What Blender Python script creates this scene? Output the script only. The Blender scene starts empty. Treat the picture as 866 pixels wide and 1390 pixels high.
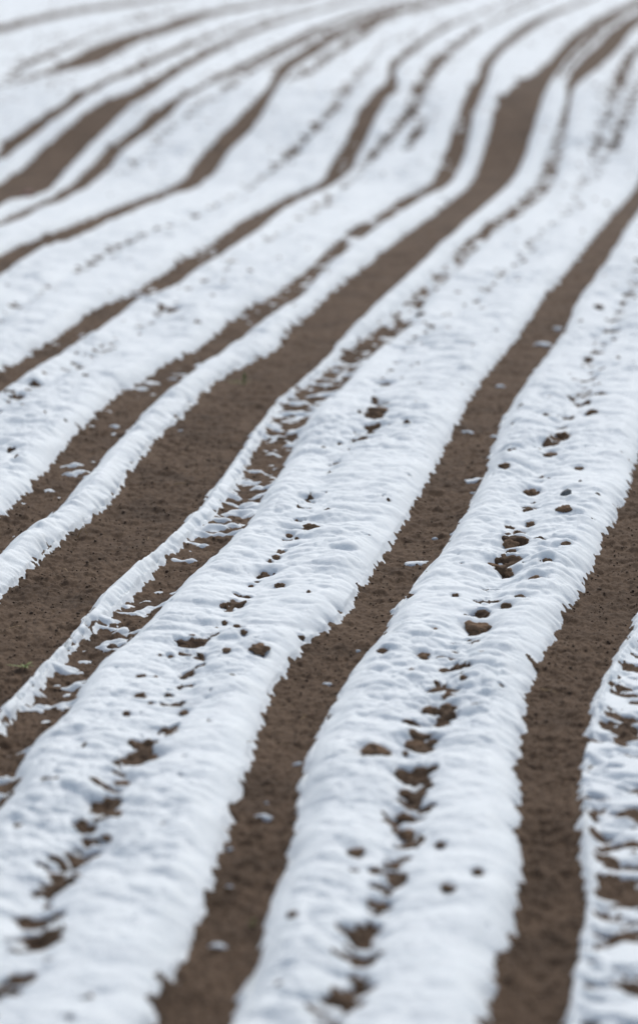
import bpy, math, random
import numpy as np

random.seed(7)
rng = np.random.default_rng(11)
C = bpy.context.scene.collection
scene = bpy.context.scene

# ------------------------------------------------------------------ camera numbers
F = 4000.0            # focal length in units of a picture 866 wide
CX, CY = 433.0, 695.0
HC = 4.5              # eye height above the near field
TP = 805.0 / F        # tan of the downward pitch
P = math.atan(TP); SP, CP = math.sin(P), math.cos(P)
VX, VY = 1000.0, -110.0   # where straight rows of the field would meet

# ------------------------------------------------------------------ terrain swell
_ys = np.linspace(0, 400, 4001)
_kn = np.array([[0,0],[38,0],[44,-.06],[49,-.22],[54,-.28],[58,-.05],[62,.45],[66,.76],[70,.84],[80,.86],[150,.95],[400,1.0]])
_zs = np.interp(_ys, _kn[:,0], _kn[:,1])
_k = np.exp(-0.5*(np.arange(-30,31)/11.0)**2); _k /= _k.sum()
_zs = np.convolve(np.pad(_zs, 30, mode='edge'), _k, 'valid')
def swell(y): return np.interp(y, _ys, _zs)

# row of the view <-> distance over the swell
_yt = np.concatenate([np.linspace(1.5, 90, 6000), np.geomspace(90.02, 30000, 3000)])
_tau = (HC - swell(_yt)) / _yt
_b = (SP - _tau*CP) / (CP + _tau*SP)
_vt = CY - F*_b                       # decreasing with distance
assert (np.diff(_vt) < 0).all()
def v_of_y(y): return np.interp(y, _yt, _vt)
def y_of_v(v): return np.interp(v, _vt[::-1], _yt[::-1])
def g_of_y(y):                         # metres across per unit of u
    v = v_of_y(y); b = (CY - v)/F
    return y/(CP + b*SP)/F
def ground_pt(u, v):
    y = float(y_of_v(v)); return (u-CX)*float(g_of_y(y)), y

def sstep(x): x = np.clip(x,0,1); return x*x*(3-2*x)
# ------------------------------------------------------------------ noise
_perm = rng.permutation(256).astype(np.int64); _perm = np.concatenate([_perm,_perm])
_ang = rng.random(256)*2*math.pi; _gx, _gy = np.cos(_ang), np.sin(_ang)
_rnd = rng.random((256,4))
def perlin(x, y):
    xi = np.floor(x); yi = np.floor(y); fx = x-xi; fy = y-yi
    xi = xi.astype(np.int64) & 255; yi = yi.astype(np.int64) & 255
    def g(ix, iy, dx, dy):
        h = _perm[_perm[ix & 255] + (iy & 255)]
        return _gx[h]*dx + _gy[h]*dy
    s = fx*fx*fx*(fx*(fx*6-15)+10); t = fy*fy*fy*(fy*(fy*6-15)+10)
    a = g(xi,yi,fx,fy); b = g(xi+1,yi,fx-1,fy); c = g(xi,yi+1,fx,fy-1); d = g(xi+1,yi+1,fx-1,fy-1)
    return ((a + s*(b-a)) + t*((c + s*(d-c)) - (a + s*(b-a))))*1.5
def lumps(x, y, seed=0, pw=1.5):
    """a bed of rounded clods: the tallest of the half-balls near each point, 0..1"""
    xi = np.floor(x).astype(np.int64); yi = np.floor(y).astype(np.int64)
    out = np.zeros_like(x)
    for i in (-1,0,1):
        for j in (-1,0,1):
            cx = xi+i; cy = yi+j
            h = _perm[_perm[(cx+seed) & 255] + (cy & 255)]
            r = _rnd[h]
            rad = 0.25 + 0.65*r[...,2]**pw
            q = 1 - (((x-cx-r[...,0])*1.0)**2 + ((y-cy-r[...,1])*(0.8+.5*r[...,3]))**2)/(rad*rad)
            out = np.maximum(out, np.sqrt(np.maximum(q,0))*rad)
    return out


# ------------------------------------------------------------------ furrows: (v, left edge, right edge)
FUR = [
 ('G0', .0, [(42,-30,16),(32,4,36),(22,42,84),(12,92,140),(4,146,196),(-10,250,274)]),
 ('G1', .0, [(118,-16,0),(108,24,42),(100,46,72),(90,72,126),(75,100,152),(60,128,178),(50,154,208),(38,206,244),(20,246,290),(8,316,352),(0,366,396)]),
 ('F10',.0, [(215,-8,5),(200,-2,20),(188,8,38),(165,42,66),(145,73,96),(125,103,120),(112,130,146),(100,156,176),(80,200,220),(60,246,264),(40,300,312),(20,368,378),(0,440,446)]),
 ('F9', .0, [(272,-60,20),(262,-35,60),(250,-2,71),(225,33,92),(200,55,116),(175,88,141),(150,115,166),(130,152,196),(118,190,216),(105,208,232),(85,242,264),(60,290,310),(40,336,354),(20,396,414),(0,476,490)]),
 ('F8', .1, [(285,35,50),(262,80,102),(245,100,126),(225,122,148),(200,143,166),(175,178,204),(145,213,236),(130,238,251),(115,270,282),(95,306,324),(65,366,388),(40,418,436),(15,486,500),(0,542,553)]),
 ('F7', .05,[(370,-25,6),(355,-15,16),(335,20,55),(325,50,92),(300,112,145),(285,150,176),(270,188,216),(255,232,262),(240,251,285),(225,260,295),(200,280,311),(175,305,340),(150,330,356),(125,355,371),(112,366,378),(90,375,396),(75,395,426),(60,420,444),(45,448,470),(28,480,515),(15,520,548),(5,560,585),(0,590,612)]),
 ('F6', .1,[(530,-38,0),(500,5,42),(480,42,76),(450,88,125),(425,115,158),(405,166,186),(390,190,232),(375,214,248),(350,254,286),(325,294,326),(300,325,361),(285,356,376),(270,380,405),(255,420,440),(248,436,452),(225,445,479),(200,463,491),(175,475,502),(150,486,514),(125,505,530),(108,526,544),(98,527,535),(90,523,536),(65,552,566),(48,577,587),(25,622,632),(5,685,692)]),
 ('F5', .22,[(742,-40,0),(695,5,58),(675,30,86),(650,50,110),(600,92,154),(550,140,200),(525,174,230),(500,218,256),(480,258,290),(460,286,318),(440,305,345),(420,335,371),(400,372,408),(375,402,427),(355,430,446),(340,441,463),(310,478,503),(290,515,536),(270,543,567),(250,583,608),(225,595,624),(200,605,634),(175,613,639),(150,622,644),(125,631,654),(105,648,663),(85,652,667),(62,672,688),(45,694,713),(25,720,742),(10,762,775),(0,790,800)]),
 ('F4', .02,[(960,-110,-5),(915,-80,38),(850,-35,98),(815,-5,126),(800,14,138),(760,55,186),(725,96,228),(700,130,254),(675,157,274),(650,167,293),(630,185,308),(600,207,330),(575,238,348),(550,260,366),(525,282,388),(500,322,422),(480,368,442),(450,394,468),(410,436,508),(370,486,552),(330,534,594),(295,582,634),(255,634,682),(230,648,704),(200,656,716),(150,671,731),(125,684,739),(114,697,744),(105,712,750),(97,726,755),(88,738,762),(75,750,771),(50,772,795),(25,806,830),(0,862,882)]),
 ('F3', .50,[(1060,-40,22),(1035,-18,26),(1000,2,46),(950,36,96),(900,80,126),(850,134,186),(800,188,236),(770,212,260),(745,245,294),(700,294,340),(650,325,371),(600,350,396),(550,378,428),(510,436,476),(485,462,490),(450,508,545),(425,536,562),(400,562,580),(370,592,612),(340,620,644),(310,652,672),(290,684,706),(250,728,751),(200,743,766),(170,757,771),(150,764,772),(130,768,776),(112,768,780),(100,772,800),(90,778,812),(75,793,829),(60,810,843),(40,828,857),(25,848,876),(0,903,929)]),
 ('F2', .04, [(1300,248,350),(1250,270,366),(1200,286,376),(1150,296,396),(1100,308,405),(1050,330,412),(1000,345,428),(950,361,449),(905,388,478),(875,416,500),(850,456,522),(800,489,550),(750,520,594),(700,555,623),(650,583,655),(600,606,670),(550,630,689),(500,667,724),(450,706,764),(400,740,786),(350,783,823),(300,822,855),(255,862,888)]),
 ('F1', .02,[(1300,676,788),(1250,697,800),(1200,699,803),(1150,698,797),(1100,699,795),(1050,698,790),(1000,702,804),(950,708,806),(900,730,824),(850,754,856),(800,788,878),(750,810,892),(715,824,905),(685,840,912),(660,853,920),(600,868,932)]),
 ('F0', 1.06,[(1300,792,925),(1250,802,925),(1200,806,921),(1150,800,918),(1100,797,915),(1050,794,915),(1000,808,918),(950,826,925),(900,850,938),(850,886,957)]),
 ('E1', .05,[(1300,1080,1180),(850,1052,1128)]),
 ('E2', .1, [(1300,1500,1600),(850,1366,1435)]),
]
_vv = np.arange(-140, 3000, 1.0)
def _ext(pts):
    pts = sorted(pts); v0 = np.array([p[0] for p in pts], float)
    res = []
    for j in (1,2):
        # the right edge of a furrow is seen as the crest of the next ridge, the left one at its foot
        yv = y_of_v(v0)
        vs = v0 + (0.055*(1-.4*sstep((yv-58)/10)) if j == 2 else -.035*(1-.8*sstep((yv-45)/20)))/g_of_y(yv)
        us = np.array([p[j] for p in pts], float)
        t = np.interp(_vv, vs, us)
        lo = _vv < vs[0]; t[lo] = VX + (us[0]-VX)*(_vv[lo]-VY)/(vs[0]-VY)
        hi = _vv > vs[-1]; t[hi] = VX + (us[-1]-VX)*(_vv[hi]-VY)/(vs[-1]-VY)
        s = 5; k = np.exp(-0.5*(np.arange(-15,16)/s)**2); k /= k.sum()
        res.append(np.convolve(np.pad(t,15,mode='reflect',reflect_type='odd'), k, 'valid'))
    return res
FT = []
for n, patchy, pts in FUR:
    L, R = _ext(pts); FT.append((n, patchy, L, R))

# hollows along the middle of the wide bands: (v, u, strength)
HOL = [
 [(1300,50,1.5),(1262,48,1.5),(1210,80,1.5),(1150,122,1.4),(1100,145,1.4),(1040,190,1.1),(970,240,.9),(890,258,.7),(850,310,.6),(790,360,.6),(720,408,.6),(650,445,.5),(590,500,.7),(520,525,.6),(470,560,.5),(410,653,.7),(325,733,.7),(290,773,.7),(210,806,.8),(140,830,.8),(85,851,1.3),(65,866,1.2),(30,905,.8)],
 [(1300,495,1.1),(1227,520,1.3),(1160,545,1.4),(1100,553,1.4),(1040,565,1.2),(965,595,.8),(900,620,.7),(850,652,.8),(765,690,.8),(720,712,.7),(640,735,.6),(590,760,.8),(540,790,.8),(470,815,.5),(420,845,.6),(400,858,.6),(300,900,.4)],
 [(600,-60,.7),(530,60,.7),(450,200,.6),(420,236,.7),(370,300,.4),(340,348,.7),(290,430,.8),(230,492,.9),(205,515,1.3),(180,536,1.4),(150,560,1.2),(120,570,1),(80,598,1.3),(40,648,1.3),(15,700,1)],
 [(470,-40,.6),(410,50,.6),(345,150,1),(315,220,.9),(290,285,.6),(250,350,.6),(208,399,1.3),(180,425,1.1),(149,454,1),(110,480,.6),(60,520,.5)],
 [(240,170,.5),(190,215,.8),(150,265,.5),(90,350,1),(60,405,1),(20,510,.8)],
 [(60,40,.8),(40,130,1),(15,225,.8)], [(115,5,.8),(92,30,1.2),(60,100,1.2),(40,150,1),(15,240,.8)],
 [(102,762,1.2),(80,778,1.5),(60,797,1.5),(40,815,1.4),(20,843,1.2),(0,893,1)],
 [(104,408,1.2),(75,450,1.4),(50,487,1.4),(35,508,1.2),(10,580,1)], [(92,325,.9),(83,345,1.2),(60,395,1.2),(38,440,1),(10,530,.8)],
 [(215,540,.0),(205,548,1.2),(190,562,1.4),(178,568,1.4),(160,578,.4),(140,590,0)],
 [(1300,930,.01),(280,700,.01),(250,800,.7),(190,837,1),(165,847,1),(130,860,.7),(60,905,.5)],
 [(1300,1300,.8),(850,1220,.8)],
]
HT = []
for pts in HOL:
    pts = sorted(pts); vs = [p[0] for p in pts]; us = np.array([p[1] for p in pts], float); st = [p[2] for p in pts]
    t = np.interp(_vv, vs, us)
    lo = _vv < vs[0]; t[lo] = VX + (us[0]-VX)*(_vv[lo]-VY)/(vs[0]-VY)
    hi = _vv > vs[-1]; t[hi] = VX + (us[-1]-VX)*(_vv[hi]-VY)/(vs[-1]-VY)
    sv = np.interp(_vv, vs, st)
    if vs[-1] < 260: sv = sv*np.clip(1-(_vv-vs[-1])/12, 0, 1)
    HT.append((t, sv))

# clods seen through the snow: u, v, width
CLODS = [(522,519,24),(564,552,8),(513,564,30),(503,591,12),(495,602,20),(748,574,16),(815,540,18),(803,567,16),(763,595,20),
(747,623,20),(777,618,14),(692,633,14),(685,645,14),(718,669,24),(785,640,12),(765,706,20),(720,717,12),(703,725,18),(688,729,12),
(690,745,22),(708,741,20),(767,751,12),(743,776,16),(673,767,26),(688,777,20),(705,765,22),(728,796,18),(706,818,14),(618,820,10),(648,853,40),
(653,837,22),(688,835,16),(590,866,14),(573,898,18),(653,903,12),(638,903,8),(518,899,12),(583,967,24),(608,956,18),(608,973,24),
(558,922,8),(562,1015,32),(588,1010,16),(507,1037,40),(550,1035,9),(629,940,10),(558,811,12),(553,1135,28),(598,1162,14),(538,1180,18),
(520,1206,22),(517,1227,28),(648,1202,16),(608,1225,22),(493,1282,26),(548,1107,22),(483,1172,24),(570,1062,28),(548,1085,20),
(375,759,12),(359,781,20),(381,803,16),(341,798,7),(327,827,12),(303,828,10),(282,845,8),(305,851,8),(409,862,9),(248,879,24),(254,892,18),
(260,871,12),(274,876,10),(308,900,13),(351,896,27),(331,874,10),(200,828,13),(190,956,17),(192,930,12),(232,901,8),(250,973,14),
(240,1002,14),(172,983,10),(230,1010,12),(208,1032,26),(167,1070,24),(135,1100,26),(157,1122,20),(117,1136,14),(145,1152,14),(105,1175,22),
(77,1202,26),(105,1200,14),(65,1235,11),(45,1262,20),(50,1282,26),(397,1257,14),(400,719,18),(422,724,22),(392,731,10),
(235,421,22),(152,342,14),(402,204,16),(620,400,12),(560,440,16),(572,432,12),(846,412,14),(812,422,12),(820,468,12),(798,488,12)]
CW = []
for u, v, w in CLODS:
    x, y = ground_pt(u, v+6); CW.append((x, y, w*float(g_of_y(y))))

def idx(t, v):
    return np.interp(v, _vv, t)
def band_of(x, y):
    v = v_of_y(y); u = CX + x/g_of_y(y)
    k = np.zeros(np.shape(u), int)
    for n, p, L, R in FT: k += (u > 0.5*(idx(L,v)+idx(R,v)))
    return k

def fields(x, y):
    """heights of bare soil and of the snow surface at plan points (2D arrays)"""
    g = g_of_y(y); v = v_of_y(y); u = CX + x/g
    far = np.clip((y-24)/30, 0, 1)            # fine relief that nobody could see fades out
    # distance (m) to nearest furrow edge: + on the snow side
    wob = 0.034*perlin(x*1.2+7, y*.9) + 0.016*perlin(x*2.5+7, y*2.1) + 0.014*perlin(x*6, y*4.2+9)*(1-.6*far)
    wob = wob*(1-.5*far)
    beyond = sstep((y-58)/10)
    d = np.full_like(x, 9.0); dr = np.full_like(x, 9.0); patch = np.zeros_like(x); dl = np.full_like(x, 9.0)
    for n, p, L, R in FT:
        l = idx(L,v); r = idx(R,v)
        a = (l-u)*g; b = (u-r)*g              # + left of the furrow, + right of it
        dk = np.maximum(a, b)
        patch = np.where(dk < 0.02, p*(1-beyond), patch)
        dl = np.where((b > 0) & (b < dl), b, dl); dr = np.where((a > 0) & (a < dr), a, dr)
        d = np.minimum(d, dk)
    on_right = (dr < dl)                       # on the side of the ridge that falls to the right
    # ridge shape
    a0, b0 = 0.06, 0.16
    beyond = sstep((y-58)/10)
    ridge = (0.070*(1-.45*beyond))*sstep((d + wob + a0)/(a0+b0)) - 0.016*(1-.45*beyond)
    ridge += -0.012*sstep((-d)/0.12)
    hol = np.zeros_like(x); holw = np.zeros_like(x)
    for t, s in HT:
        hu = idx(t, v); hs = idx(s, v)*np.clip(.55 + 1.5*np.abs(perlin(y*1.1 + t[5], x*0+1.7)) , 0, 1.2)*(1+.45*beyond)
        holw = np.maximum(holw, np.clip(idx(s,v)*1.3,0,1)*np.exp(-(((u-hu)*g)/.17)**2))
        hol = np.maximum(hol, hs*np.exp(-(((u-hu)*g + .05*perlin(y*1.7, x*0+3.3))/(0.10+.05*far+.04*beyond))**2))
    hol *= sstep((d-0.03)/0.12); holw *= sstep(d/.2)
    slim = 1 - sstep((dl + dr - .40)/.2)
    base = swell(y) + ridge - 0.015*hol - .042*holw
    base += sstep((d+.02)/.1)*(0.020*perlin(x*1.1+9, y*1.5) + .010*perlin(x*2.5, y*3.1)) + 0.010*perlin(x*0.7, y*0.5) + 0.008*perlin(x*1.7+40, y*1.6)
    # soil: clods on clods
    near = (1 - 0.55*far)
    rough = 0.95 + 0.5*perlin(x*1.3+3, y*1.1) + 0.45*sstep((d+.03)/.08)
    cl = lumps(x/0.085, y/0.10, 3, 3.0)*0.025 + lumps(x/0.036, y/0.045, 91, 4.0)*0.012*near
    fine = 0.0035*perlin(x*60, y*50)*(1-far) + 0.008*perlin(x*24, y*17)*near + 0.014*perlin(x*9, y*7)
    soil = base - 0.022 + 0.022*lumps(x/0.19, y/0.22, 140, 2.5)*sstep((y*0+.6+perlin(x*.9,y*.8))) + cl*np.clip(rough,.35,1.4) + fine
    # wheel floor of the broad furrow is pressed a little smoother
    # snow: thickness grows away from the edge; long tongues run down the right-hand flank
    gate = np.clip(.5 + 1.4*perlin(x*.5+80, y*.55), .12, 1.15); gate = gate*(.7+.3*slim) + slim*(1.5-gate)*.8
    tong = gate*(perlin(x*1.8 + 5, y*4.4) + 0.65*perlin(x*3.8+1, y*9.5 + 30) + .28*perlin(x*7.0+1, y*21.0 + 10))
    tongL = 0.6*perlin(x*6.0 + 15, y*7.0) + .3*perlin(x*10.0 + 15, y*13.0)
    e = np.where(on_right, 0.012 + 0.060*tong, 0.006 + 0.034*tongL)
    env = np.exp(-(d/0.13)**2)
    dd = d + e*env *(1-.5*beyond) + wob*0.5
    T = 0.034*(1-np.exp(-np.maximum(dd,0)/0.035)) + np.minimum(dd,0)*0.9
    # broad soft swells of the snow over the clods below (elongated across the row)
    vary = np.clip(.75 + 0.8*perlin(x*.9+60, y*.45), .3, 1.25)
    def softf(y): return (0.052*lumps(x/0.36, y/0.25, 17) + 0.032*lumps(x/0.17, y/0.12, 55))*vary + .016*perlin(x*1.6, y*2.3+50)
    soft = softf(y)
    lip = softf(y + .035) - softf(y - .035)          # steep faces under the lip of a snow clump
    soft += 0.007*perlin(x*3.2, y*6.5) + 0.0035*perlin(x*9, y*13)*(1-far)
    pits = sstep((perlin(x*3.4+70, y*6.0+4) + 0.6*perlin(x*8+2, y*14+8) + 0.04)/0.4)
    soft = soft + .015*lumps(x/.085, y/.075, 77, 2.0)*(1-far)*vary + 0.0035*perlin(x*17, y*15)*(1-far)
    T = T - hol*.012*pits
    T = T - beyond*0.075*sstep((perlin(x*1.4+20, y*.55)+.5*perlin(x*4+20, y*2.0)-.12)/.5)*sstep((.30-d)/.3)
    # loose rags of snow inside the patchy furrows
    rag = perlin(x*3.2+33, y*6.0+2) + 0.5*perlin(x*9.0, y*17+12)
    Tp = 0.075*(rag - (1.10 - patch*1.25)); Tp = np.minimum(Tp, 0.03)
    Tp = Tp + .035*perlin(x*.9+11, y*.42+5)
    Tp = np.minimum(Tp, .03)
    T = np.where(patch > 0.08, np.maximum(T, Tp), T)
    snow = base + T + soft*(.25+.75*sstep((d-.01)/.2))*sstep((d+.05)/.1) - 0.002 + 0.004*tong*np.where(on_right, env, 0)*sstep((d+.02)/.05)
    # where the cover has broken the clods stand bare at about the height of the snow around them
    q = perlin(x*4.6+70, y*6.0+4) + 0.65*perlin(x*9+2, y*10.5+8) + .35*perlin(x*20, y*24)
    m = sstep((q + hol*(.78+.20*far) - 0.82 - .18*(1-np.clip(hol*2,0,1))*(1-far) + .12*vary + .35*beyond*sstep(perlin(x*.5+20, y*.2)+.4))/.22)*sstep((d-.04)/.06)
    m = np.maximum(m, sstep((lip*24*(np.clip(hol,0,1.2)*.85 + .10 + .35*np.clip(perlin(x*1.1+15, y*.8),0,1)*sstep(hol*3+.3)) - .20)/.25)*sstep((d-.05)/.06))
    bare = snow - .004 - .010*hol + 0.026*lumps(x/.11, y/.11, 33, 2.5) + .006*perlin(x*22, y*20)
    soil = np.where(m > 0, soil*(1-m) + bare*m, soil)
    snow = snow - .030*m
    return soil, snow, d

def apply_clods(x, y, soil, snow):
    """snow slumps in front of every clod and heaps behind it"""
    yy = y[:,0]
    for cx, cy, w in CW:
        i0, i1 = np.searchsorted(yy, cy-1.2), np.searchsorted(yy, cy+1.2)
        if i1 <= i0: continue
        sx = x[i0:i1]; sy = y[i0:i1]
        h = min(max(w*0.28, .014), 0.045)
        q = ((sx-cx)/(w*.62))**2
        front = np.exp(-q - ((sy-(cy-w*.45))/(w*.75))**2)
        back = np.exp(-q*.5 - ((sy-(cy+w*.75))/(w*.7))**2)
        snow[i0:i1] += -front*(h*1.3+.008) + back*h*.75
        soil[i0:i1] += back*h*.4 - front*h*.25

# ------------------------------------------------------------------ materials
def nodes(mat):
    mat.use_nodes = True; nt = mat.node_tree; nt.nodes.clear()
    out = nt.nodes.new('ShaderNodeOutputMaterial'); b = nt.nodes.new('ShaderNodeBsdfPrincipled')
    nt.links.new(b.outputs[0], out.inputs[0]); return nt, b
def noise(nt, scale, detail=6, rough=.6, vec=None):
    n = nt.nodes.new('ShaderNodeTexNoise'); n.inputs['Scale'].default_value = scale
    n.inputs['Detail'].default_value = detail; n.inputs['Roughness'].default_value = rough
    if vec: nt.links.new(vec, n.inputs['Vector'])
    return n.outputs[0]
def ramp(nt, fac, stops):
    r = nt.nodes.new('ShaderNodeValToRGB'); e = r.color_ramp.elements
    e[0].position, e[0].color = stops[0][0], (*stops[0][1],1); e[1].position, e[1].color = stops[-1][0], (*stops[-1][1],1)
    for p, c in stops[1:-1]: q = e.new(p); q.color = (*c,1)
    nt.links.new(fac, r.inputs[0]); return r.outputs[0]
def mix(nt, f, a, b, mode='MIX'):
    m = nt.nodes.new('ShaderNodeMix'); m.data_type = 'RGBA'; m.blend_type = mode
    for s, val in ((0,f),(6,a),(7,b)):
        if hasattr(val,'links'): nt.links.new(val, m.inputs[s])
        else: m.inputs[s].default_value = val if s == 0 else (*val,1)
    return m.outputs[2]
def geo_pos(nt): return nt.nodes.new('ShaderNodeNewGeometry').outputs['Position']
def bump(nt, b, h, s, dist):
    n = nt.nodes.new('ShaderNodeBump'); n.inputs['Strength'].default_value = s; n.inputs['Distance'].default_value = dist
    nt.links.new(h, n.inputs['Height']); nt.links.new(n.outputs[0], b.inputs['Normal'])

def soil_material(name, k=1.0):
    m = bpy.data.materials.new(name); nt, b = nodes(m); pos = geo_pos(nt)
    c1 = ramp(nt, noise(nt, 1.3, 6, .65, pos), [(.32,(.106*k,.066*k,.039*k)),(.5,(.164*k,.103*k,.062*k)),(.68,(.205*k,.134*k,.084*k))])
    c2 = ramp(nt, noise(nt, 26, 8, .7, pos), [(.3,(.72,.70,.68)),(.55,(1,1,1)),(.75,(1.22,1.2,1.17))])
    c3 = ramp(nt, noise(nt, 130, 4, .7, pos), [(.32,(.82,.82,.82)),(.6,(1,1,1)),(.82,(1.3,1.27,1.22))])
    c = mix(nt, 1.0, c1, c2, 'MULTIPLY'); c = mix(nt, 1.0, c, c3, 'MULTIPLY')
    nt.links.new(c, b.inputs['Base Color']); b.inputs['Roughness'].default_value = .92
    b.inputs['Specular IOR Level'].default_value = .25
    bump(nt, b, noise(nt, 90, 8, .72, pos), .5, .012)
    return m
SOIL = soil_material('damp_brown_soil', .72); CLODM = soil_material('damp_clod_soil', 1.3)

SNOW = bpy.data.materials.new('fresh_snow'); nt, b = nodes(SNOW); pos = geo_pos(nt)
nt.links.new(ramp(nt, noise(nt, 9, 6, .6, pos), [(.3,(.80,.845,.86)),(.7,(.86,.895,.90))]), b.inputs['Base Color'])
b.inputs['Roughness'].default_value = .8; b.inputs['Specular IOR Level'].default_value = .2
bump(nt, b, noise(nt, 60, 8, .75, pos), .5, .010)

def plain(name, col, col2, sc=30, rough=.7):
    m = bpy.data.materials.new(name); nt, b = nodes(m)
    nt.links.new(ramp(nt, noise(nt, sc, 4, .6, geo_pos(nt)), [(.35,col),(.65,col2)]), b.inputs['Base Color'])
    b.inputs['Roughness'].default_value = rough; return m
CRUMB = plain('crumbly_soil', (.12,.080,.050), (.175,.118,.076), 40, .95)
STRAW = plain('dry_straw', (.30,.19,.08), (.45,.31,.15))
GREEN = plain('weed_green', (.12,.17,.035), (.26,.31,.08))
STONE = plain('grey_stone', (.09,.10,.105), (.16,.17,.17), 60)
REDST = plain('reddish_stone', (.26,.13,.11), (.36,.20,.17), 60)

# ------------------------------------------------------------------ mesh helpers
def mesh_np(name, co, quads, mat, smooth=True, tris=None):
    me = bpy.data.meshes.new(name)
    nv = len(co); nq = 0 if quads is None else len(quads); ntr = 0 if tris is None else len(tris)
    loops = np.concatenate([a.ravel() for a in (quads, tris) if a is not None]).astype(np.int32)
    me.vertices.add(nv); me.vertices.foreach_set('co', co.astype(np.float32).ravel())
    me.loops.add(len(loops)); me.loops.foreach_set('vertex_index', loops)
    me.polygons.add(nq+ntr)
    st = np.concatenate([np.arange(nq)*4, nq*4 + np.arange(ntr)*3]).astype(np.int32)
    me.polygons.foreach_set('loop_start', st)
    me.polygons.foreach_set('use_smooth', np.full(nq+ntr, smooth))
    me.materials.append(mat); me.update(calc_edges=True)
    o = bpy.data.objects.new(name, me); C.objects.link(o); return o
def tag(o, label, cat, group=None, kind=None):
    o['label'] = label
    if cat: o['category'] = cat
    if group: o['group'] = group
    if kind: o['kind'] = kind
    return o
def recentre(o, p):
    from mathutils import Matrix, Vector
    o.data.transform(Matrix.Translation(-Vector(p))); o.location = p

# ------------------------------------------------------------------ the sheet of ground and the snow on it
def seg(a, b, s): return np.arange(a, b, s)
us = np.concatenate([-np.geomspace(4000,400,40), seg(-400,-70,4), seg(-70,940,1.3), seg(940,1300,4), np.geomspace(1300,5000,40)])
us[:40] = -np.geomspace(4000,401,40)
vs = np.concatenate([np.geomspace(4200,1560,50), seg(1555,1430,-5), seg(1430,1020,-1.0), seg(1020,560,-.7), seg(560,300,-.8), seg(300,-12,-.8), seg(-12,-80,-3),
                     -80-np.linspace(1,28,24), -108-np.linspace(.2,1.7,12)])
vs = np.array(sorted(set(np.round(vs,3)), reverse=True))
Y1 = y_of_v(vs); G1 = g_of_y(Y1)
Xg = (us[None,:]-CX)*G1[:,None]; Yg = np.repeat(Y1[:,None], len(us), 1)
soil, snow, dist = fields(Xg, Yg)
apply_clods(Xg, Yg, soil, snow)
nr, nc = Xg.shape
print('grid', nr, nc)
ids = np.arange(nr*nc).reshape(nr,nc)
quads = np.stack([ids[:-1,:-1], ids[:-1,1:], ids[1:,1:], ids[1:,:-1]], -1)
co = np.stack([Xg, Yg, soil], -1).reshape(-1,3)
ground = mesh_np('ground', co, quads.reshape(-1,4), SOIL)
ground['kind'] = 'structure'; ground['label'] = 'brown ploughed soil of the field, bare in the furrows between the snow'

bands = band_of(Xg, Yg)
vis = snow - soil
vmax = np.maximum.reduce([vis[:-1,:-1], vis[:-1,1:], vis[1:,1:], vis[1:,:-1]])
keep = vmax > -0.018
fb = bands[:-1,:-1]
BL = {
 0:'blurred snow band across the extreme top left corner, beyond the thin brown line',
 1:'blurred snow band near the top left, between the two farthest thin furrows',
 2:'blurred snow band on the far rise at the upper left edge',
 3:'narrow snow ridge along the left side of the broad far furrow at the upper left',
 4:'narrow snow ridge along the right side of the broad far furrow at the upper left',
 5:'far wide snow band just right of the double dark furrows at the upper left',
 6:'wide soft snow band with a broken hollow along it, at the left',
 7:'wide snow band left of the long narrow ragged ridge, across a thin furrow',
 8:'long narrow snow ridge with ragged tongues, left of the broadest bare furrow',
 9:'thin lumpy snow ridge along the right side of the broadest bare furrow',
 10:'very wide double snow band in the left foreground, dotted with clods',
 11:'wide double snow band right of centre in the foreground, with the most clods showing',
 12:'ragged patchy snow strip at the lower right edge, broken by dark gaps',
 13:'snow band outside the right edge, beyond the ragged patchy strip',
 14:'snow band outside the frame, second beyond the ragged patchy strip',
 15:'snow band outside the frame, outermost beyond the ragged patchy strip'}
sco = np.stack([Xg, Yg, snow], -1)
for k in range(int(fb.max())+1):
    m = keep & (fb == k)
    if m.sum() < 50: continue
    q = quads[m]
    uq, inv = np.unique(q, return_inverse=True)
    inv = inv.reshape(-1,4)
    lab = np.arange(len(uq)); far_v = sco.reshape(-1,3)[uq][:,1] > 95       # drop loose crumbs of mesh far beyond the picture
    E = np.concatenate([inv[:,[0,1]], inv[:,[1,2]], inv[:,[2,3]]])
    while True:
        new = lab.copy(); mn = np.minimum(lab[E[:,0]], lab[E[:,1]])
        np.minimum.at(new, lab[E[:,0]], mn); np.minimum.at(new, lab[E[:,1]], mn); new = new[new]; new = new[new]
        if (new == lab).all(): break
        lab = new
    cnt_ = np.bincount(lab, minlength=len(lab))[lab]; minfar = np.ones(len(lab), bool); np.logical_and.at(minfar, lab, far_v)
    okf = ~((cnt_ < 1000) & minfar[lab])[inv[:,0]]
    q = q[okf]
    uq, inv = np.unique(q, return_inverse=True)
    o = mesh_np('snow_band', sco.reshape(-1,3)[uq], inv.reshape(-1,4), SNOW)
    tag(o, BL[k], 'snow band', 'bands of snow lying on the ridges of the field')
    c = sco.reshape(-1,3)[uq[len(uq)//2]]
    recentre(o, tuple(float(t) for t in c))

def at(xs, ys):
    x = np.atleast_1d(np.array(xs,float)); y = np.atleast_1d(np.array(ys,float))
    s, n, d = fields(x.reshape(-1,1), y.reshape(-1,1))
    return s[:,0], n[:,0], d[:,0]

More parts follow.
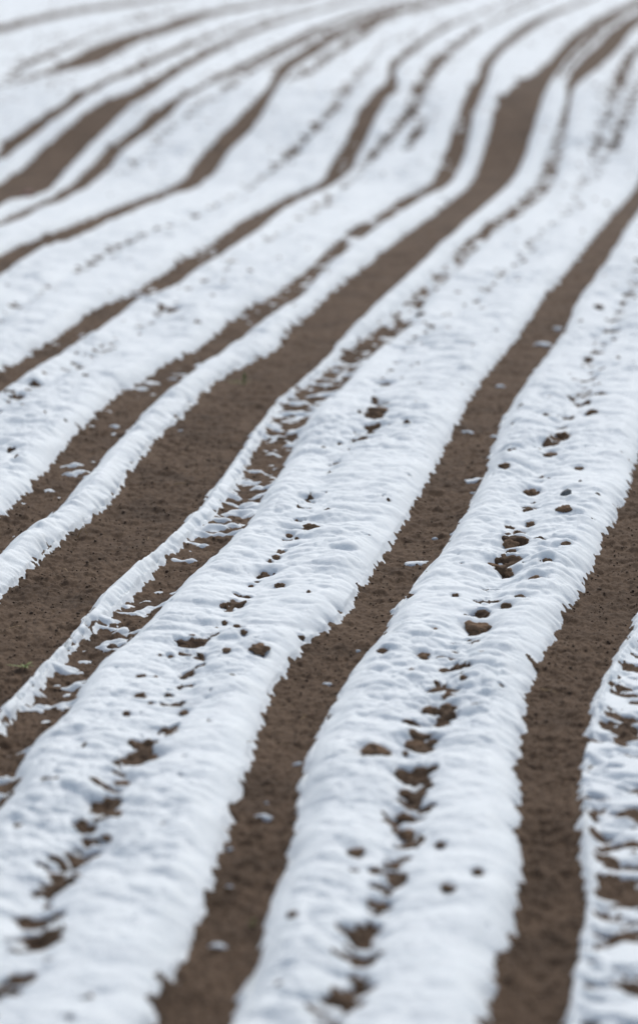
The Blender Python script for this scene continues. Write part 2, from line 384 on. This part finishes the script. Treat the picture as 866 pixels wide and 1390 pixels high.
# ------------------------------------------------------------------ lumps
def ico(sub):
    import bmesh
    bm = bmesh.new(); bmesh.ops.create_icosphere(bm, subdivisions=sub, radius=1)
    v = np.array([list(p.co) for p in bm.verts]); f = np.array([[p.index for p in q.verts] for q in bm.faces]); bm.free(); return v, f
IV4, IF4 = ico(4); IV1, IF1 = ico(1)
def lump(w, d, h, seed, amp=.42):
    v = IV4.copy(); s = seed*3.17
    n = perlin(v[:,0]*1.1+s, v[:,1]*1.1+v[:,2]*1.3+s)*1.0 + .55*perlin(v[:,0]*2.6+s+v[:,2], v[:,1]*2.6+s) + .3*perlin(v[:,0]*6+s, v[:,1]*6+v[:,2]*5+s) + .16*perlin(v[:,0]*13+v[:,2]*9+s, v[:,1]*13+s)
    v = v*(1+amp*n)[:,None]
    return v*np.array([w/2, d/2, h])

BNAMES = {8:'long ragged snow ridge', 9:'thin lumpy snow ridge', 10:'very wide left foreground snow band', 11:'wide snow band right of centre',
          5:'far upper left snow band', 6:'soft wide snow band at the left', 7:'wide snow band left of the long ridge', 12:'ragged strip at the right edge', 4:'far ridge'}
SPECIAL = {(648,853):'largest soil clod, dark and pointed, alone in the wide snow band right of centre',
 (507,1037):'wide low brown soil mound, low in the band right of centre',
 (562,1015):'wide brown clod just above and right of the low soil mound',
 (351,896):'broad rounded clod alone near the right edge of the left foreground band',
 (248,879):'upper bigger one of two stacked brown clods in the middle of the left foreground band',
 (254,892):'lower and smaller of two stacked brown clods in the middle of the left foreground band',
 (308,900):'small round clod between the stacked pair and the broad rounded clod',
 (583,967):'left clod of the dark broken cluster low in the snow band right of centre',
 (608,973):'right clod of the dark broken cluster low in the snow band right of centre',
 (765,706):'rounded brown clod just below the flat grey stone in the snow'}
order = sorted(range(len(CLODS)), key=lambda i: -CLODS[i][1])
cnt = {}
ORD = ['first','second','third','fourth','fifth','sixth','seventh','eighth','ninth','tenth','eleventh','twelfth']
def ordinal(n):
    if n < 12: return ORD[n]
    n += 1
    return '%d%s' % (n, 'th' if 10 <= n%100 <= 20 else {1:'st',2:'nd',3:'rd'}.get(n%10,'th'))
for i in order:
    u, v, w = CLODS[i]; x, y, ww = CW[i]
    s, n, d = at(x, y)
    ww = max(ww, .03); h = min(max(ww*.30, .018), .055)
    pts = lump(ww*1.02, ww*.9, h, i+1)
    a = random.uniform(-.5,.5); ca, sa = math.cos(a), math.sin(a)
    pts = np.stack([pts[:,0]*ca-pts[:,1]*sa, pts[:,0]*sa+pts[:,1]*ca, pts[:,2]], 1)
    o = mesh_np('soil_clod', pts, None, CLODM, True, IF4)
    hh = min(max(CW[i][2]*.28,.014),.045)
    o.location = (x, y, float(n[0]) - hh*.5 - h*.3)
    bk = int(band_of(np.array([x]), np.array([y]))[0]); k = cnt.get(bk, 0); cnt[bk] = k+1
    size = 'large' if w >= 24 else 'middling' if w >= 14 else 'small'
    lab = SPECIAL.get((u,v)) or '%s soil clod, %s from bottom in %s' % (size, ordinal(k), BNAMES.get(bk,'snow band'))
    tag(o, lab, 'soil clod', 'clods of soil showing through the snow')

# ------------------------------------------------------------------ crumbs of soil in the furrows (nobody could count them)
N = 14000
cu = rng.uniform(-60, 930, N*2); cv = 1420 - (1420-420)*rng.random(N*2)**.9
cy = y_of_v(cv); cx = (cu-CX)*g_of_y(cy)
s, n, d = at(cx, cy)
ok = (n < s - .001); cx, cy, s, d = cx[ok][:N], cy[ok][:N], s[ok][:N], d[ok][:N]
M = len(cx); r = 0.003 + 0.008*rng.random(M)**3.0 + .010*(rng.random(M) > .994)
rot = rng.random(M)*6.28; sc = rng.uniform(.7,1.3,(M,3))*r[:,None]
base_v = IV1[None]*(1+.25*(rng.random((M,len(IV1),1))-.5))*sc[:,None,:]
cr, sr = np.cos(rot)[:,None], np.sin(rot)[:,None]
vx = base_v[...,0]*cr - base_v[...,1]*sr + cx[:,None]; vy = base_v[...,0]*sr + base_v[...,1]*cr + cy[:,None]
vz = base_v[...,2]*.8 + (s + r*.35)[:,None]
allv = np.stack([vx,vy,vz],-1).reshape(-1,3)
allf = (IF1[None] + (np.arange(M)*len(IV1))[:,None,None]).reshape(-1,3)
o = mesh_np('soil_crumbs', allv, None, CRUMB, True, allf)
tag(o, 'loose crumbs of brown soil scattered over the bare furrows', 'soil crumbs', kind='stuff')

# ------------------------------------------------------------------ snow patches lying in the furrows: u, v, width, tilt (down to the right), where
PATCH = [(758,438,16,.1,'upper of two snow scraps in the furrow right of the picture middle'),
 (738,460,26,.1,'lower and longer of two snow scraps in the furrow right of the picture middle'),
 (679,517,14,0,'small snow scrap in the middle furrow, just below the two bigger ones'),
 (634,579,18,0,'snow scrap in the middle furrow, beside the left snow edge'),
 (670,585,13,-.1,'snow scrap at the right snow edge of the middle furrow'),
 (642,645,30,-.15,'curved thin snow streak reaching from the right edge into the middle furrow'),
 (642,662,8,0,'tiny white fleck under the curved snow streak in the middle furrow'),
 (567,754,38,.0,'long flat snow sliver lying across the middle furrow'),
 (590,720,9,0,'tiny snow fleck just above the long flat sliver'),
 (618,719,15,0,'snow scrap by the right edge, up from the long flat sliver'),
 (538,820,18,-.1,'snow scrap by the right edge, below the long flat sliver'),
 (444,915,14,0,'small snow scrap in the furrow right of the broad rounded clod'),
 (404,1027,14,0,'small snow scrap near the right side of the lower furrow'),
 (357,1097,28,.05,'biggest snow scrap in the lower furrow, oval and blurred'),
 (362,1075,6,0,'tiny snow fleck above the oval scrap in the lower furrow'),
 (312,1140,9,0,'small snow fleck at the left snow edge of the lower furrow'),
 (311,1196,11,0,'round snow fleck low in the lower furrow'),
 (297,1272,28,.1,'snow scrap in the lower furrow close to the bottom edge'),
 (190,392,24,.1,'blurred oval snow scrap in the furrow of the upper left'),
 (235,506,15,.1,'snow scrap in the thin furrow left of the long ridge'),
 (245,577,9,0,'small snow scrap at the tongues of the long snow ridge'),
 (6,741,7,0,'small snow dot at the left edge, below the thin furrow'),
 (486,874,8,0,'tiny snow fleck at the right edge of the middle furrow')]
for i, (u, v, w, tilt, lab) in enumerate(PATCH):
    x, y = ground_pt(u, v+3); W = w*float(g_of_y(y)); Dp = W*.55
    nr_, na = 9, 40
    rr = np.linspace(0,1,nr_)[1:]; aa = np.arange(na)/na*2*math.pi
    wob = 1 + .28*perlin(np.cos(aa)*1.4+i*3.3, np.sin(aa)*1.4+i) + .14*perlin(np.cos(aa)*4+i, np.sin(aa)*4+i*2.2)
    px = np.concatenate([[0], (rr[:,None]*np.cos(aa)*wob).ravel()])*W/2; py = np.concatenate([[0], (rr[:,None]*np.sin(aa)*wob).ravel()])*Dp/2
    ra = np.concatenate([[0], np.repeat(rr, na)])
    qx, qy = px + x, py - px*tilt*4 + y
    s, n, d = at(qx, qy)
    sm = float(np.percentile(s, 70))
    th = .010 + .012*min(1, w/20)
    z = sm*.55 + s*.45 + th*(1-ra**3) - .002 - .012*(ra > .99)
    tr = [[0, 1+k, 1+(k+1)%na] for k in range(na)]
    qd = [[1+j*na+k, 1+(j+1)*na+k, 1+(j+1)*na+(k+1)%na, 1+j*na+(k+1)%na] for j in range(nr_-2) for k in range(na)]
    o = mesh_np('snow_patch', np.stack([qx,qy,z],1), np.array(qd), SNOW, True, np.array(tr))
    recentre(o, (x, y, sm))
    tag(o, lab, 'snow patch', 'small scraps of snow lying in the bare furrows')

# ------------------------------------------------------------------ stalks, weeds, stones
def tube(pts, radii, n=7):
    pts = np.array(pts,float); V=[]; Fq=[]
    for i, p in enumerate(pts):
        t = pts[min(i+1,len(pts)-1)] - pts[max(i-1,0)]; t /= np.linalg.norm(t)+1e-9
        a = np.cross(t, [0.3,1,0.2]); a /= np.linalg.norm(a); b_ = np.cross(t,a)
        for k in range(n):
            th = 2*math.pi*k/n; V.append(p + radii[i]*(math.cos(th)*a + math.sin(th)*b_))
    for i in range(len(pts)-1):
        for k in range(n): Fq.append([i*n+k, i*n+(k+1)%n, (i+1)*n+(k+1)%n, (i+1)*n+k])
    return np.array(V), np.array(Fq)
def stalk(name, u, v, rel, rad, mat, label, cat, group=None):
    x, y = ground_pt(u, v); s, n, d = at(x, y); z = max(float(s[0]), float(n[0]))
    pts = []
    rel = np.array(rel, float); t = np.linspace(0, len(rel)-1, (len(rel)-1)*5+1)
    pts = np.stack([np.interp(t, np.arange(len(rel)), rel[:,j]) for j in range(3)], 1)
    V, Fq = tube(pts, [rad*(1-.35*i/len(pts)) for i in range(len(pts))])
    o = mesh_np(name, V, Fq, mat); o.location = (x, y, z); tag(o, label, cat, group); return o
GS = 'bits of straw lying on the soil'
stalk('straw_stalk', 104, 722, [(0,0,-.01),(.045,0,.085),(.052,0,.088),(.085,-.02,.02),(.10,-.03,.0)], .0035, STRAW, 'dry stalk bent like a peak at the foot of the long snow ridge', 'straw', GS)
stalk('straw_stalk', 236, 654, [(0,0,.012),(.06,.01,.018),(.10,.02,.012)], .004, STRAW, 'orange straw piece lying in the middle of the broadest furrow', 'straw', GS)
stalk('straw_stalk', 12, 848, [(0,0,.012),(.05,.03,.02),(.075,.05,.015)], .003, STRAW, 'pale straw piece in the broadest furrow near the left edge', 'straw', GS)
stalk('straw_stalk', 735, 932, [(0,.04,.02),(.05,.0,.02),(.09,-.03,.015)], .004, STRAW, 'yellow straw piece at the snow edge of the furrow at the lower right', 'straw', GS)
stalk('straw_stalk', 85, 768, [(0,.05,.012),(.02,.0,.02),(.04,-.05,.012)], .0022, STRAW, 'thin straw on the soil just below the bent stalk', 'straw', GS)
stalk('straw_stalk', 200, 727, [(0,-.02,.012),(.01,.03,.03)], .0022, STRAW, 'short straw standing out of the broadest furrow', 'straw', GS)
stalk('straw_stalk', 408, 968, [(0,-.03,.012),(.025,.01,.025),(.035,.03,.02)], .0028, STRAW, 'short pale straw in the furrow right of the left foreground band', 'straw', GS)
stalk('straw_stalk', 75, 1285, [(0,0,-.02),(.003,0,.05),(-.004,.0,.10)], .003, STRAW, 'blurred dry stalk standing in the snow at the bottom left', 'straw', GS)
stalk('straw_stalk', 335, 1020, [(0,0,.02),(.03,.0,.025)], .0025, STRAW, 'tiny straw bit at the snow edge of the lower furrow', 'straw', GS)

def blade(L, wd, az, lean, curl):
    n = 7; V=[]; q=[]
    for i in range(n):
        t = i/(n-1); a = lean + curl*t
        r_ = L*t*math.sin(a); z = L*t*math.cos(a); w = wd*math.sin(math.pi*min(1,.15+t*.85))
        cx_, cy_ = r_*math.cos(az), r_*math.sin(az)
        for sgn in (-1,0,1): V.append((cx_ - sgn*w*math.sin(az), cy_ + sgn*w*math.cos(az), z + (0.15*w if sgn else -.1*w)))
    for i in range(n-1):
        for k in (0,1): q.append([i*3+k, i*3+k+1, i*3+k+4, i*3+k+3])
    return np.array(V), np.array(q)
def weed(name, u, v, blades, label):
    x, y = ground_pt(u, v); s, n, d = at(x, y); z = max(float(s[0]), float(n[0])-.02)
    root = bpy.data.objects.new(name, None); C.objects.link(root); root.location = (x,y,z); root.empty_display_size = .05
    tag(root, label, 'weed')
    for bl in blades:
        V, q = blade(*bl); o = mesh_np('leaf', V, q, GREEN); o.parent = root
    return root
weed('grass_tuft', 331, 517, [(.15,.010,1.5,.05,.2),(.12,.009,3.3,.5,.7),(.19,.009,3.1,.9,.5),(.10,.009,.2,.4,.7),(.17,.009,3.4,1.1,.3),(.13,.009,1.0,.1,.3)], 'yellow green grass tuft at the edge of the broadest furrow, upper left')
weed('green_weed', 34, 903, [(.07,.010,.7,.4,.8),(.06,.009,2.2,.8,.6),(.13,.007,3.2,1.2,.2),(.10,.007,2.9,1.2,.3),(.05,.010,5.2,.7,.7),(.06,.008,0.1,.6,.8)], 'small leafy green weed in the broadest furrow at the left edge')
weed('green_weed', 342, 1248, [(.05,.006,1.2,.1,.5),(.045,.006,3.9,.4,.5),(.04,.005,5.6,.4,.6)], 'faint green seedling in the lower furrow near the bottom')
weed('green_weed', 652, 797, [(.035,.004,.3,1.0,.2),(.03,.004,2.6,.9,.4),(.03,.003,1.4,.5,.4),(.03,.003,4.1,1.0,.3)], 'tiny dark green sprig poking out of the snow band right of centre')
weed('green_weed', 415, 737, [(.03,.003,.3,.3,.2),(.03,.003,2.6,.9,.4),(.03,.003,4.1,.4,.3)], 'tiny sprig beside the clods of the left foreground band')

def stone(u, v, w, h, mat, label, seed, lift=0):
    x, y = ground_pt(u, v); s, n, d = at(x, y); W = w*float(g_of_y(y)); H = h*float(g_of_y(y))
    pts = lump(W, W*.8, H*.7, seed, .16)
    pts[:,0] += pts[:,2]*.35
    o = mesh_np('stone', pts, None, mat, True, IF4); o.location = (x, y, max(float(s[0]),float(n[0]))+lift); tag(o, label, 'stone'); return o
stone(767, 690, 15, 11, STONE, 'grey angular stone standing out of the snow band right of centre', 41)
stone(36, 262, 18, 10, REDST, 'blurred reddish stone in the broad far furrow at the upper left', 52)

# ------------------------------------------------------------------ light: overcast day
sun_el, sun_az = math.radians(47), math.radians(15)     # azimuth from +Y towards +X
w = bpy.data.worlds.new('World'); scene.world = w; w.use_nodes = True
nt = w.node_tree; bg = nt.nodes['Background']
sky = nt.nodes.new('ShaderNodeTexSky'); sky.sky_type = 'NISHITA'; sky.sun_disc = False
sky.sun_elevation = sun_el; sky.sun_rotation = sun_az
sky.air_density = 1.0; sky.dust_density = 2.0; sky.ozone_density = .5
nt.links.new(sky.outputs[0], bg.inputs[0]); bg.inputs[1].default_value = .084
L = bpy.data.lights.new('sun', 'SUN'); L.energy = 2.1; L.angle = math.radians(55); L.color = (1,.99,.96)
so = bpy.data.objects.new('sun', L); C.objects.link(so)
from mathutils import Vector
sd = Vector((math.sin(sun_az)*math.cos(sun_el), math.cos(sun_az)*math.cos(sun_el), math.sin(sun_el)))
so.rotation_euler = sd.to_track_quat('Z','Y').to_euler(); so.location = (-20,10,30)

# ------------------------------------------------------------------ camera
cam = bpy.data.cameras.new('camera'); co_ = bpy.data.objects.new('camera', cam); C.objects.link(co_)
co_.location = (0,0,HC); co_.rotation_euler = (math.pi/2 - P, 0, 0)
cam.sensor_fit = 'HORIZONTAL'; cam.sensor_width = 36; cam.lens = 36*F/866
cam.clip_start = .1; cam.clip_end = 60000
cam.dof.use_dof = True; cam.dof.focus_distance = 20.6; cam.dof.aperture_fstop = 1.4
scene.camera = co_
scene.view_settings.view_transform = 'Standard'; scene.view_settings.look = 'None'
scene.view_settings.gamma = 1; scene.view_settings.use_curve_mapping = False
scene.view_settings.exposure = 0.24
